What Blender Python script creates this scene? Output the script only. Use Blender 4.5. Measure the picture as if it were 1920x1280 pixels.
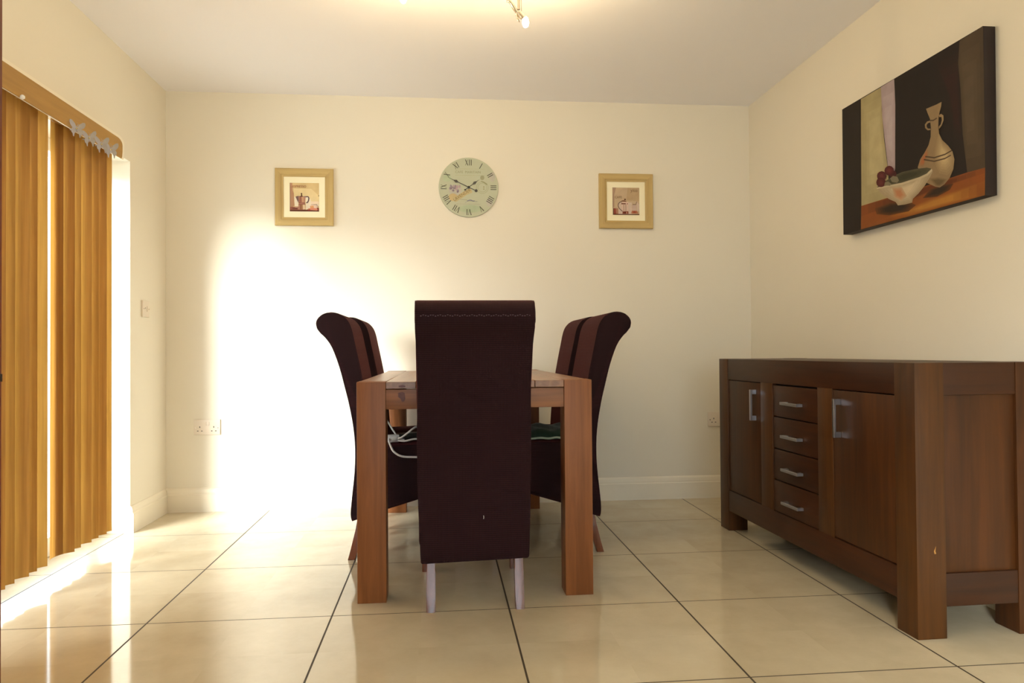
import bpy, bmesh, math, random
from mathutils import Vector, Matrix

# ------------------------------------------------------------------ start
for o in list(bpy.data.objects):
    bpy.data.objects.remove(o)
SC = bpy.context.scene
COL = SC.collection
random.seed(7)
R = math.radians
PI = math.pi


def lin(r, g, b):
    f = lambda c: (c / 255 / 12.92) if c / 255 <= 0.04045 else ((c / 255 + 0.055) / 1.055) ** 2.4
    return (f(r), f(g), f(b), 1.0)


# ------------------------------------------------------------------ camera
cam_data = bpy.data.cameras.new('camera')
cam = bpy.data.objects.new('camera', cam_data)
COL.objects.link(cam)
cam_data.sensor_width = 36.0
cam_data.lens = 25.508
cam_data.clip_start = 0.02
cr = Vector((0.99532172, -0.09632795, -0.00745687))
cu = Vector((0.00607297, -0.01465171, 0.99987422))
cf = Vector((0.09642509, 0.99524181, 0.01399817))
M = Matrix.Identity(4)
for i in range(3):
    M[i][0], M[i][1], M[i][2] = cr[i], cu[i], -cf[i]
M[2][3] = 0.8866
cam.matrix_world = M
SC.camera = cam

# ------------------------------------------------------------------ sky, sun, exposure
world = bpy.data.worlds.new('sky')
SC.world = world
world.use_nodes = True
wn = world.node_tree.nodes
wl = world.node_tree.links
wn.clear()
w_out = wn.new('ShaderNodeOutputWorld')
w_bg = wn.new('ShaderNodeBackground')
w_tc = wn.new('ShaderNodeTexCoord')
w_sep = wn.new('ShaderNodeSeparateXYZ')
w_rmp = wn.new('ShaderNodeValToRGB')
w_rmp.color_ramp.elements[0].position = 0.0
w_rmp.color_ramp.elements[0].color = (0.84, 0.92, 1.0, 1)
w_rmp.color_ramp.elements[1].position = 0.7
w_rmp.color_ramp.elements[1].color = (0.66, 0.82, 1.0, 1)
wl.new(w_tc.outputs['Generated'], w_sep.inputs[0])
wl.new(w_sep.outputs['Z'], w_rmp.inputs[0])
wl.new(w_rmp.outputs[0], w_bg.inputs['Color'])
wl.new(w_bg.outputs[0], w_out.inputs['Surface'])
w_bg.inputs['Strength'].default_value = 5.5

sun_d = bpy.data.lights.new('sun', 'SUN')
sun_d.energy = 17.0
sun_d.angle = R(30)
sun_d.color = (1.0, 0.985, 0.95)
sun = bpy.data.objects.new('sun', sun_d)
COL.objects.link(sun)
s_el, s_az = R(17.5), R(38)          # low sun shining in through the patio door
sdir = Vector((math.sin(s_az) * math.cos(s_el), math.cos(s_az) * math.cos(s_el), -math.sin(s_el)))
sun.rotation_euler = sdir.to_track_quat('-Z', 'Y').to_euler()
sun.location = (-6, -3, 4)

SC.view_settings.view_transform = 'Standard'
SC.view_settings.look = 'None'
SC.view_settings.gamma = 1.0
SC.view_settings.use_curve_mapping = False
SC.view_settings.exposure = 0.17
SC.cycles.max_bounces = 10
SC.cycles.diffuse_bounces = 6
SC.cycles.glossy_bounces = 4
SC.cycles.transmission_bounces = 6
SC.cycles.transparent_max_bounces = 12
SC.cycles.use_denoising = True
SC.cycles.sample_clamp_indirect = 8.0


# ------------------------------------------------------------------ materials
def new_mat(name):
    m = bpy.data.materials.new(name)
    m.use_nodes = True
    nt = m.node_tree
    b = nt.nodes['Principled BSDF']
    return m, nt, b


def plain(name, c, rough=0.5, metal=0.0, spec=0.5, var=0.0, scale=8.0, bump=0.0, bscale=200.0, sheen=0.0):
    m, nt, b = new_mat(name)
    b.inputs['Base Color'].default_value = c
    b.inputs['Roughness'].default_value = rough
    b.inputs['Metallic'].default_value = metal
    b.inputs['Specular IOR Level'].default_value = spec
    if sheen:
        b.inputs['Sheen Weight'].default_value = sheen
        b.inputs['Sheen Roughness'].default_value = 0.4
    tc = nt.nodes.new('ShaderNodeTexCoord')
    if var:
        n = nt.nodes.new('ShaderNodeTexNoise')
        n.inputs['Scale'].default_value = scale
        n.inputs['Detail'].default_value = 5
        nt.links.new(tc.outputs['Object'], n.inputs['Vector'])
        mx = nt.nodes.new('ShaderNodeMix')
        mx.data_type = 'RGBA'
        mx.inputs['A'].default_value = tuple(x * (1 - var) for x in c[:3]) + (1,)
        mx.inputs['B'].default_value = tuple(min(1, x * (1 + var)) for x in c[:3]) + (1,)
        nt.links.new(n.outputs['Fac'], mx.inputs['Factor'])
        nt.links.new(mx.outputs['Result'], b.inputs['Base Color'])
    if bump:
        n2 = nt.nodes.new('ShaderNodeTexNoise')
        n2.inputs['Scale'].default_value = bscale
        n2.inputs['Detail'].default_value = 3
        nt.links.new(tc.outputs['Object'], n2.inputs['Vector'])
        bp = nt.nodes.new('ShaderNodeBump')
        bp.inputs['Strength'].default_value = bump
        bp.inputs['Distance'].default_value = 0.002
        nt.links.new(n2.outputs['Fac'], bp.inputs['Height'])
        nt.links.new(bp.outputs['Normal'], b.inputs['Normal'])
    return m


def wood(name, dark, light, axis='Z', rough=0.4, scale=1.0, spec=0.5, seed=0.0):
    """Straight-grained wood: noise stretched along the grain axis."""
    m, nt, b = new_mat(name)
    tc = nt.nodes.new('ShaderNodeTexCoord')
    mp = nt.nodes.new('ShaderNodeMapping')
    s = [38.0 * scale] * 3
    s['XYZ'.index(axis)] = 2.2 * scale
    mp.inputs['Scale'].default_value = s
    mp.inputs['Location'].default_value = (seed, seed * 1.7, seed * 0.6)
    nt.links.new(tc.outputs['Object'], mp.inputs['Vector'])
    n1 = nt.nodes.new('ShaderNodeTexNoise')
    n1.inputs['Scale'].default_value = 1.0
    n1.inputs['Detail'].default_value = 6
    n1.inputs['Roughness'].default_value = 0.6
    n1.inputs['Distortion'].default_value = 0.6
    nt.links.new(mp.outputs[0], n1.inputs['Vector'])
    mp2 = nt.nodes.new('ShaderNodeMapping')
    s2 = [7.0 * scale] * 3
    s2['XYZ'.index(axis)] = 0.9 * scale
    mp2.inputs['Scale'].default_value = s2
    mp2.inputs['Location'].default_value = (seed * 3, seed, seed * 2)
    nt.links.new(tc.outputs['Object'], mp2.inputs['Vector'])
    n2 = nt.nodes.new('ShaderNodeTexNoise')
    n2.inputs['Scale'].default_value = 1.0
    n2.inputs['Detail'].default_value = 2
    nt.links.new(mp2.outputs[0], n2.inputs['Vector'])
    ad = nt.nodes.new('ShaderNodeMath')
    ad.operation = 'MULTIPLY_ADD'
    nt.links.new(n1.outputs['Fac'], ad.inputs[0])
    ad.inputs[1].default_value = 0.55
    ml = nt.nodes.new('ShaderNodeMath')
    ml.operation = 'MULTIPLY'
    ml.inputs[1].default_value = 0.45
    nt.links.new(n2.outputs['Fac'], ml.inputs[0])
    nt.links.new(ml.outputs[0], ad.inputs[2])
    rp = nt.nodes.new('ShaderNodeValToRGB')
    rp.color_ramp.elements[0].position = 0.34
    rp.color_ramp.elements[0].color = dark
    rp.color_ramp.elements[1].position = 0.66
    rp.color_ramp.elements[1].color = light
    nt.links.new(ad.outputs[0], rp.inputs[0])
    nt.links.new(rp.outputs[0], b.inputs['Base Color'])
    b.inputs['Roughness'].default_value = rough
    b.inputs['Specular IOR Level'].default_value = spec
    bp = nt.nodes.new('ShaderNodeBump')
    bp.inputs['Strength'].default_value = 0.08
    bp.inputs['Distance'].default_value = 0.001
    nt.links.new(n1.outputs['Fac'], bp.inputs['Height'])
    nt.links.new(bp.outputs['Normal'], b.inputs['Normal'])
    return m


def tile_floor():
    m, nt, b = new_mat('polished_tile')
    N, L = nt.nodes, nt.links
    tc = N.new('ShaderNodeTexCoord')
    sp = N.new('ShaderNodeSeparateXYZ')
    L.new(tc.outputs['Object'], sp.inputs[0])

    def line(out, off, half):
        a = N.new('ShaderNodeMath'); a.operation = 'SUBTRACT'; L.new(out, a.inputs[0]); a.inputs[1].default_value = off - 0.3
        d = N.new('ShaderNodeMath'); d.operation = 'DIVIDE'; L.new(a.outputs[0], d.inputs[0]); d.inputs[1].default_value = 0.6
        fl = N.new('ShaderNodeMath'); fl.operation = 'FLOOR'; L.new(d.outputs[0], fl.inputs[0])
        fr = N.new('ShaderNodeMath'); fr.operation = 'FRACT'; L.new(d.outputs[0], fr.inputs[0])
        s = N.new('ShaderNodeMath'); s.operation = 'SUBTRACT'; L.new(fr.outputs[0], s.inputs[0]); s.inputs[1].default_value = 0.5
        ab = N.new('ShaderNodeMath'); ab.operation = 'ABSOLUTE'; L.new(s.outputs[0], ab.inputs[0])
        lt = N.new('ShaderNodeMath'); lt.operation = 'LESS_THAN'; L.new(ab.outputs[0], lt.inputs[0]); lt.inputs[1].default_value = half / 0.6
        return lt.outputs[0], fl.outputs[0]
    gx, ix = line(sp.outputs['X'], 0.226, 0.0030)
    gy, iy = line(sp.outputs['Y'], 2.508, 0.0023)
    mx = N.new('ShaderNodeMath'); mx.operation = 'MAXIMUM'; L.new(gx, mx.inputs[0]); L.new(gy, mx.inputs[1])
    cb = N.new('ShaderNodeCombineXYZ'); L.new(ix, cb.inputs[0]); L.new(iy, cb.inputs[1])
    wn_ = N.new('ShaderNodeTexWhiteNoise'); wn_.noise_dimensions = '3D'; L.new(cb.outputs[0], wn_.inputs['Vector'])
    no = N.new('ShaderNodeTexNoise'); no.inputs['Scale'].default_value = 4.0; no.inputs['Detail'].default_value = 8; no.inputs['Roughness'].default_value = 0.65
    ofs = N.new('ShaderNodeVectorMath'); ofs.operation = 'MULTIPLY_ADD'
    L.new(wn_.outputs['Color'], ofs.inputs[0]); ofs.inputs[1].default_value = (9, 9, 9); L.new(tc.outputs['Object'], ofs.inputs[2])
    L.new(ofs.outputs[0], no.inputs['Vector'])
    rp = N.new('ShaderNodeValToRGB')
    rp.color_ramp.elements[0].position = 0.3; rp.color_ramp.elements[0].color = TILE_A
    rp.color_ramp.elements[1].position = 0.7; rp.color_ramp.elements[1].color = TILE_B
    L.new(no.outputs['Fac'], rp.inputs[0])
    mix = N.new('ShaderNodeMix'); mix.data_type = 'RGBA'
    L.new(mx.outputs[0], mix.inputs['Factor']); L.new(rp.outputs[0], mix.inputs['A']); mix.inputs['B'].default_value = lin(60, 50, 34)
    L.new(mix.outputs['Result'], b.inputs['Base Color'])
    ro = N.new('ShaderNodeMath'); ro.operation = 'MULTIPLY_ADD'; L.new(mx.outputs[0], ro.inputs[0]); ro.inputs[1].default_value = 0.6; ro.inputs[2].default_value = 0.075
    L.new(ro.outputs[0], b.inputs['Roughness'])
    b.inputs['Specular IOR Level'].default_value = 0.55
    bp = N.new('ShaderNodeBump'); bp.inputs['Strength'].default_value = 0.4; bp.inputs['Distance'].default_value = 0.001; bp.invert = True
    L.new(mx.outputs[0], bp.inputs['Height']); L.new(bp.outputs['Normal'], b.inputs['Normal'])
    return m


def knit(name, c, c2):
    """Stretch-knit chair cover: fine ribbed weave."""
    m, nt, b = new_mat(name)
    N, L = nt.nodes, nt.links
    tc = N.new('ShaderNodeTexCoord')
    w1 = N.new('ShaderNodeTexWave'); w1.wave_type = 'BANDS'; w1.bands_direction = 'Z'; w1.inputs['Scale'].default_value = 45
    w2 = N.new('ShaderNodeTexWave'); w2.wave_type = 'BANDS'; w2.bands_direction = 'Y'; w2.inputs['Scale'].default_value = 60
    for w in (w1, w2):
        w.inputs['Distortion'].default_value = 0.4
        L.new(tc.outputs['Object'], w.inputs['Vector'])
    mu = N.new('ShaderNodeMath'); mu.operation = 'MULTIPLY'; L.new(w1.outputs['Fac'], mu.inputs[0]); L.new(w2.outputs['Fac'], mu.inputs[1])
    mx = N.new('ShaderNodeMix'); mx.data_type = 'RGBA'; mx.inputs['A'].default_value = c; mx.inputs['B'].default_value = c2
    L.new(mu.outputs[0], mx.inputs['Factor']); L.new(mx.outputs['Result'], b.inputs['Base Color'])
    b.inputs['Roughness'].default_value = 0.95
    b.inputs['Specular IOR Level'].default_value = 0.15
    b.inputs['Sheen Weight'].default_value = 0.25
    b.inputs['Sheen Roughness'].default_value = 0.35
    b.inputs['Sheen Tint'].default_value = lin(190, 90, 90)
    bp = N.new('ShaderNodeBump'); bp.inputs['Strength'].default_value = 0.5; bp.inputs['Distance'].default_value = 0.0015
    L.new(mu.outputs[0], bp.inputs['Height']); L.new(bp.outputs['Normal'], b.inputs['Normal'])
    return m


def vane_mat():
    """Wood-look blind vane: thin sheet that lets some daylight glow through."""
    m, nt, b = new_mat('blind_vane')
    N, L = nt.nodes, nt.links
    tc = N.new('ShaderNodeTexCoord')
    mp = N.new('ShaderNodeMapping'); mp.inputs['Scale'].default_value = (90, 90, 2.5)
    L.new(tc.outputs['Object'], mp.inputs['Vector'])
    n = N.new('ShaderNodeTexNoise'); n.inputs['Scale'].default_value = 1.0; n.inputs['Detail'].default_value = 6; n.inputs['Distortion'].default_value = 0.5
    L.new(mp.outputs[0], n.inputs['Vector'])
    rp = N.new('ShaderNodeValToRGB')
    rp.color_ramp.elements[0].position = 0.3; rp.color_ramp.elements[0].color = lin(146, 102, 40)
    rp.color_ramp.elements[1].position = 0.7; rp.color_ramp.elements[1].color = lin(168, 121, 52)
    L.new(n.outputs['Fac'], rp.inputs[0])
    L.new(rp.outputs[0], b.inputs['Base Color'])
    b.inputs['Roughness'].default_value = 0.55
    tr = N.new('ShaderNodeBsdfTranslucent')
    L.new(rp.outputs[0], tr.inputs['Color'])
    ms = N.new('ShaderNodeMixShader'); ms.inputs[0].default_value = VANE_T
    L.new(b.outputs[0], ms.inputs[1]); L.new(tr.outputs[0], ms.inputs[2])
    L.new(ms.outputs[0], N['Material Output'].inputs['Surface'])
    return m


def pane_mat():
    m, nt, b = new_mat('window_glass')
    N, L = nt.nodes, nt.links
    t = N.new('ShaderNodeBsdfTransparent'); t.inputs[0].default_value = (0.96, 0.98, 0.97, 1)
    g = N.new('ShaderNodeBsdfGlossy'); g.inputs['Roughness'].default_value = 0.0
    lw = N.new('ShaderNodeLayerWeight'); lw.inputs[0].default_value = 0.5
    mp_ = N.new('ShaderNodeMath'); mp_.operation = 'POWER'; mp_.inputs[1].default_value = 4.0
    L.new(lw.outputs['Facing'], mp_.inputs[0])
    ms = N.new('ShaderNodeMixShader')
    L.new(mp_.outputs[0], ms.inputs[0]); L.new(t.outputs[0], ms.inputs[1]); L.new(g.outputs[0], ms.inputs[2])
    L.new(ms.outputs[0], N['Material Output'].inputs['Surface'])
    return m


def glow(name, c, s):
    m, nt, b = new_mat(name)
    b.inputs['Base Color'].default_value = (1, 1, 1, 1)
    b.inputs['Emission Color'].default_value = c
    b.inputs['Emission Strength'].default_value = s
    return m


TILE_A, TILE_B = lin(194, 180, 153), lin(210, 198, 172)
VANE_T = 0.4
LAMP_W = 9.0
WALL = plain('cream_wall_paint', lin(231, 224, 208), 0.75, spec=0.25, var=0.012, scale=1.5, bump=0.05, bscale=90)
CEIL = plain('ceiling_paint', lin(244, 243, 247), 0.8, spec=0.2, var=0.01, scale=1.0)
TRIM = plain('trim_paint', lin(238, 230, 212), 0.4, spec=0.4)
PVC = plain('white_pvc', lin(240, 240, 238), 0.3)
PLASTIC = plain('socket_plastic', lin(228, 216, 200), 0.35)
HOLE = plain('socket_hole', lin(40, 34, 30), 0.6)
FLOOR = tile_floor()
GROUND = plain('patio_stone', lin(200, 196, 186), 0.9, var=0.08, scale=3)
GLASS = pane_mat()
TD, TL = lin(104, 58, 28), lin(146, 90, 48)
T_Z = wood('table_wood_upright', TD, TL, 'Z', 0.45, spec=0.3)
T_X = wood('table_wood_cross', TD, TL, 'X', 0.42, seed=2.3)
T_Y = wood('table_wood_long', lin(112, 74, 48), lin(158, 110, 76), 'Y', 0.28, seed=4.1)
SD, SL = lin(50, 26, 8), lin(80, 44, 15)
S_Z = wood('sideboard_wood_upright', SD, SL, 'Z', 0.42, spec=0.3)
S_ZD = wood('sideboard_wood_post', lin(56, 31, 10), lin(88, 52, 19), 'Z', 0.42, spec=0.3, seed=5.0)
S_Y = wood('sideboard_wood_long', lin(44, 22, 9), lin(68, 36, 15), 'Y', 0.42, spec=0.3, seed=1.2)
S_X = wood('sideboard_wood_cross', lin(44, 22, 9), lin(68, 36, 15), 'X', 0.42, spec=0.3, seed=3.4)
GAP = plain('shadow_gap_board', lin(30, 16, 9), 0.8)
CHROME = plain('brushed_chrome', lin(205, 205, 212), 0.28, metal=1.0)
KNIT = knit('maroon_knit', lin(34, 19, 22), lin(54, 29, 32))
SEAM = plain('seam_thread', lin(92, 76, 82), 0.8)
LEGW = wood('chair_leg_wood', lin(86, 42, 26), lin(124, 68, 44), 'Z', 0.25, spec=0.7)
VANE = vane_mat()
VALW = wood('valance_wood', lin(152, 112, 46), lin(178, 136, 62), 'Y', 0.45)
DOORW = wood('door_wood', lin(88, 38, 22), lin(126, 60, 38), 'Z', 0.6, spec=0.2)
BLACK = plain('black_plastic', lin(22, 20, 22), 0.35)
CABLE = plain('white_cable', lin(215, 215, 215), 0.4)
GREEN = plain('green_cloth', lin(20, 48, 34), 0.85, var=0.2, scale=30, sheen=0.2)
PALECLOTH = plain('pale_cloth', lin(150, 165, 150), 0.85)
STEEL = plain('lamp_steel', lin(200, 190, 175), 0.2, metal=1.0)
FLOOR.diffuse_color = (0.8, 0.7, 0.5, 1)


# ------------------------------------------------------------------ builders
def obj(name, bm, mat, parent=None, smooth=None):
    me = bpy.data.meshes.new(name)
    bmesh.ops.recalc_face_normals(bm, faces=bm.faces)
    bm.to_mesh(me)
    bm.free()
    mats = mat if isinstance(mat, (list, tuple)) else [mat]
    for k in mats:
        me.materials.append(k)
    if smooth:
        for p in me.polygons:
            p.use_smooth = True
        me.set_sharp_from_angle(angle=R(smooth))
    o = bpy.data.objects.new(name, me)
    COL.objects.link(o)
    if parent:
        o.parent = parent
    return o


def thing(name, label, cat, loc=(0, 0, 0), rotz=0.0, group=None):
    o = bpy.data.objects.new(name, None)
    o.empty_display_size = 0.05
    COL.objects.link(o)
    o.location = loc
    o.rotation_euler = (0, 0, rotz)
    return tag(o, label, cat, group)


def tag(o, label, cat, group=None):
    o['label'] = label
    o['category'] = cat
    if group:
        o['group'] = group
    return o


def struct(name, bm, mat, smooth=None):
    o = obj(name, bm, mat, None, smooth)
    o['kind'] = 'structure'
    return o


def box(bm, lo, hi, bev=0.0, seg=2, mi=0):
    xs = [(lo[i], hi[i]) for i in range(3)]
    v = [bm.verts.new((xs[0][a], xs[1][b], xs[2][c])) for a in (0, 1) for b in (0, 1) for c in (0, 1)]
    idx = [(0, 1, 3, 2), (4, 6, 7, 5), (0, 4, 5, 1), (2, 3, 7, 6), (0, 2, 6, 4), (1, 5, 7, 3)]
    fs = [bm.faces.new([v[i] for i in f]) for f in idx]
    for f in fs:
        f.material_index = mi
    if bev:
        es = list({e for f in fs for e in f.edges})
        r = bmesh.ops.bevel(bm, geom=es, offset=bev, segments=seg, profile=0.6, affect='EDGES')
        for f in r['faces']:
            f.material_index = mi
    return bm


def boxobj(name, lo, hi, mat, parent=None, bev=0.0, seg=2):
    bm = bmesh.new()
    box(bm, lo, hi, bev, seg)
    return obj(name, bm, mat, parent, 40 if bev else None)


def spline(pts, n=8, closed=False):
    """Catmull-Rom through points of any dimension."""
    P = [Vector(p) for p in pts]
    out = []
    N = len(P)
    rng = range(N) if closed else range(N - 1)
    for i in rng:
        if closed:
            a, b, c, d = P[(i - 1) % N], P[i], P[(i + 1) % N], P[(i + 2) % N]
        else:
            a, b, c, d = P[max(i - 1, 0)], P[i], P[i + 1], P[min(i + 2, N - 1)]
        for k in range(n):
            t = k / n
            out.append(0.5 * ((2 * b) + (c - a) * t + (2 * a - 5 * b + 4 * c - d) * t * t + (3 * b - a - 3 * c + d) * t ** 3))
    if not closed:
        out.append(P[-1])
    return out


def tube(bm, pts, r, seg=10, radii=None, cap=True):
    P = [Vector(p) for p in pts]
    rings = []
    up = None
    for i, p in enumerate(P):
        t = (P[min(i + 1, len(P) - 1)] - P[max(i - 1, 0)]).normalized()
        if up is None:
            up = t.orthogonal().normalized()
        else:
            up = (up - t * up.dot(t)).normalized()
        s = t.cross(up)
        rr = radii[i] if radii else r
        rings.append([bm.verts.new(p + (up * math.cos(2 * PI * k / seg) + s * math.sin(2 * PI * k / seg)) * rr) for k in range(seg)])
    for a, b in zip(rings, rings[1:]):
        for k in range(seg):
            bm.faces.new((a[k], a[(k + 1) % seg], b[(k + 1) % seg], b[k]))
    if cap:
        bm.faces.new(rings[0][::-1])
        bm.faces.new(rings[-1])
    return bm


def lathe(bm, prof, seg=24, at=(0, 0, 0), axis='Z'):
    at = Vector(at)
    rings = []
    for r, h in prof:
        ring = []
        for k in range(seg):
            a = 2 * PI * k / seg
            x, y = r * math.cos(a), r * math.sin(a)
            v = Vector((x, y, h)) if axis == 'Z' else (Vector((x, -h, y)) if axis == 'Y' else Vector((h, x, y)))
            ring.append(bm.verts.new(at + v))
        rings.append(ring)
    for a, b in zip(rings, rings[1:]):
        for k in range(seg):
            bm.faces.new((a[k], a[(k + 1) % seg], b[(k + 1) % seg], b[k]))
    bm.faces.new(rings[0][::-1])
    bm.faces.new(rings[-1])
    return bm


def extrude_y(bm, prof, y0, y1, bev=0.0, seg=3):
    """Closed profile of (x, z) points swept across y, with rounded rims."""
    a = [bm.verts.new((x, y0, z)) for x, z in prof]
    b = [bm.verts.new((x, y1, z)) for x, z in prof]
    fa = bm.faces.new(a)
    fb = bm.faces.new(b[::-1])
    n = len(prof)
    for i in range(n):
        bm.faces.new((a[i], b[i], b[(i + 1) % n], a[(i + 1) % n]))
    if bev:
        es = list(fa.edges) + list(fb.edges)
        bmesh.ops.bevel(bm, geom=es, offset=bev, segments=seg, profile=0.5, affect='EDGES', clamp_overlap=True)
    return bm


# ------------------------------------------------------------------ flat artwork (prints, paint, dial marks)
PAINTS = {}


def paint(c):
    if c not in PAINTS:
        PAINTS[c] = plain('paint_%d_%d_%d' % c, lin(*c), 0.6, spec=0.25, var=0.2, scale=18)
    return PAINTS[c]


def ell(cx, cy, rx, ry, n=20, rot=0.0):
    return [(cx + rx * math.cos(2 * PI * k / n) * math.cos(rot) - ry * math.sin(2 * PI * k / n) * math.sin(rot),
             cy + rx * math.cos(2 * PI * k / n) * math.sin(rot) + ry * math.sin(2 * PI * k / n) * math.cos(rot)) for k in range(n)]


def stroke(pts, w):
    """Polyline as quads of width w."""
    out = []
    for (x0, y0), (x1, y1) in zip(pts, pts[1:]):
        d = math.hypot(x1 - x0, y1 - y0) or 1
        nx, ny = -(y1 - y0) / d * w / 2, (x1 - x0) / d * w / 2
        out.append([(x0 + nx, y0 + ny), (x1 + nx, y1 + ny), (x1 - nx, y1 - ny), (x0 - nx, y0 - ny)])
    return out


def text_polys(s, size, at, rot=0.0, squash=1.0):
    """Letter outlines as triangles in 2-D (from Blender's built-in font)."""
    cu_ = bpy.data.curves.new('lettering', 'FONT')
    cu_.body = s
    cu_.size = size
    cu_.align_x = 'CENTER'
    cu_.resolution_u = 3
    ob = bpy.data.objects.new('lettering', cu_)
    COL.objects.link(ob)
    dg = bpy.context.evaluated_depsgraph_get()
    me = ob.evaluated_get(dg).to_mesh()
    tri = []
    for p in me.polygons:
        q = []
        for i in p.vertices:
            x, y = me.vertices[i].co.x * squash, me.vertices[i].co.y
            q.append((at[0] + x * math.cos(rot) - y * math.sin(rot), at[1] + x * math.sin(rot) + y * math.cos(rot)))
        tri.append(q)
    ob.evaluated_get(dg).to_mesh_clear()
    bpy.data.objects.remove(ob)
    bpy.data.curves.remove(cu_)
    return tri


def soft(poly, c0, c1, n=5, k=0.35):
    """A brushed blend: the patch repeated smaller and smaller from colour c0 to c1."""
    cx = sum(p[0] for p in poly) / len(poly)
    cy = sum(p[1] for p in poly) / len(poly)
    out = []
    for i in range(n):
        t = i / (n - 1)
        q = 1 - (1 - k) * t
        out.append((tuple(int(a + (b - a) * t) for a, b in zip(c0, c1)), [[(cx + (x - cx) * q, cy + (y - cy) * q) for x, y in poly]]))
    return out


def art_mesh(layers, place, step=0.00012):
    """layers: list of (colour, [polygons]); place(u, v, h) -> point."""
    bm = bmesh.new()
    mats, key = [], {}
    for li, (c, polys) in enumerate(layers):
        if c not in key:
            key[c] = len(mats)
            mats.append(paint(c))
        for p in polys:
            try:
                f = bm.faces.new([bm.verts.new(place(u, v, (li + 1) * step)) for u, v in p])
                f.material_index = key[c]
            except ValueError:
                pass
    return bm, mats


def art_obj(name, layers, place, parent, step=0.00012):
    bm, mats = art_mesh(layers, place, step)
    me = bpy.data.meshes.new(name)
    bm.to_mesh(me)
    bm.free()
    for k in mats:
        me.materials.append(k)
    o = bpy.data.objects.new(name, me)
    COL.objects.link(o)
    o.parent = parent
    return o

# ------------------------------------------------------------------ the room
XL, XR, YB, YN, ZC = -1.545, 1.874, 4.251, -2.6, 2.374
PY0, PY1, PZ = 1.45, 3.78, 1.85          # patio door opening in the left wall
struct('floor', box(bmesh.new(), (XL - 0.3, YN - 0.3, -0.06), (XR + 0.15, YB + 0.15, 0.0)), FLOOR)
struct('ceiling', box(bmesh.new(), (XL - 0.3, YN - 0.3, ZC), (XR + 0.15, YB + 0.15, ZC + 0.12)), CEIL)
struct('wall_far', box(bmesh.new(), (XL - 0.3, YB, 0), (XR + 0.15, YB + 0.15, ZC)), WALL)
struct('wall_right', box(bmesh.new(), (XR, YN - 0.3, 0), (XR + 0.15, YB, ZC)), WALL)
bm = bmesh.new()
box(bm, (XL - 0.3, YN - 0.3, 0), (XL, PY0, ZC))
box(bm, (XL - 0.3, PY1, 0), (XL, YB, ZC))
box(bm, (XL - 0.3, PY0, PZ), (XL, PY1, ZC))
struct('wall_left', bm, WALL)
WX0, WX1, WZ0, WZ1 = -1.2, 1.3, 0.5, 2.15    # large window in the wall behind the viewer
bm = bmesh.new()
box(bm, (XL, YN - 0.25, 0), (WX0, YN, ZC))
box(bm, (WX1, YN - 0.25, 0), (XR, YN, ZC))
box(bm, (WX0, YN - 0.25, 0), (WX1, YN, WZ0))
box(bm, (WX0, YN - 0.25, WZ1), (WX1, YN, ZC))
struct('wall_near', bm, WALL)
bm = bmesh.new()
for a, b in (((WX0, YN - 0.16, WZ0), (WX0 + 0.06, YN - 0.10, WZ1)), ((WX1 - 0.06, YN - 0.16, WZ0), (WX1, YN - 0.10, WZ1)),
             ((WX0 + 0.06, YN - 0.16, WZ0), (WX1 - 0.06, YN - 0.10, WZ0 + 0.06)), ((WX0 + 0.06, YN - 0.16, WZ1 - 0.06), (WX1 - 0.06, YN - 0.10, WZ1)),
             ((0.02, YN - 0.16, WZ0 + 0.06), (0.08, YN - 0.10, WZ1 - 0.06))):
    box(bm, a, b, 0.004)
win = struct('window_1', bm, PVC, 40)
for a, b in ((WX0 + 0.06, 0.02), (0.08, WX1 - 0.06)):
    boxobj('pane', (a, YN - 0.133, WZ0 + 0.06), (b, YN - 0.129, WZ1 - 0.06), GLASS, win)
struct('ground', box(bmesh.new(), (-16, -16, -0.2), (14, 14, -0.07)), GROUND)

# patio door set back in the left wall
bm = bmesh.new()
DX0, DX1 = XL - 0.24, XL - 0.18
ym = 2.60
for a, b in (((DX0, PY0, 0), (DX1, PY0 + 0.06, PZ)), ((DX0, PY1 - 0.06, 0), (DX1, PY1, PZ)),
             ((DX0, PY0 + 0.06, PZ - 0.06), (DX1, PY1 - 0.06, PZ)), ((DX0, PY0 + 0.06, 0), (DX1, PY1 - 0.06, 0.085)),
             ((DX0, ym - 0.05, 0.085), (DX1, ym + 0.05, PZ - 0.06))):
    box(bm, a, b, 0.005)
pd = struct('door_1', bm, PVC, 40)
for a, b in ((PY0 + 0.06, ym - 0.05), (ym + 0.05, PY1 - 0.06)):
    boxobj('pane', (XL - 0.212, a, 0.085), (XL - 0.208, b, PZ - 0.06), GLASS, pd)
bm = bmesh.new()
box(bm, (DX1, ym - 0.012, 0.92), (DX1 + 0.03, ym + 0.012, 1.16), 0.005)
obj('handle', bm, PVC, pd, 40)

# skirting boards: tall flat face, step, then a small ogee
SK = [(0, 0), (0.016, 0), (0.016, 0.095), (0.012, 0.100), (0.012, 0.108), (0.009, 0.124), (0.004, 0.132), (0, 0.134)]


def skirt(name, p0, p1, inward):
    """Sweep the moulding from p0 to p1 (floor points); inward is the room-side direction."""
    bm_ = bmesh.new()
    A = [bm_.verts.new((p0[0] + inward[0] * d, p0[1] + inward[1] * d, z)) for d, z in SK]
    B = [bm_.verts.new((p1[0] + inward[0] * d, p1[1] + inward[1] * d, z)) for d, z in SK]
    n = len(SK)
    for i in range(n):
        bm_.faces.new((A[i], B[i], B[(i + 1) % n], A[(i + 1) % n]))
    bm_.faces.new(A)
    bm_.faces.new(B[::-1])
    return struct(name, bm_, TRIM)


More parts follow.
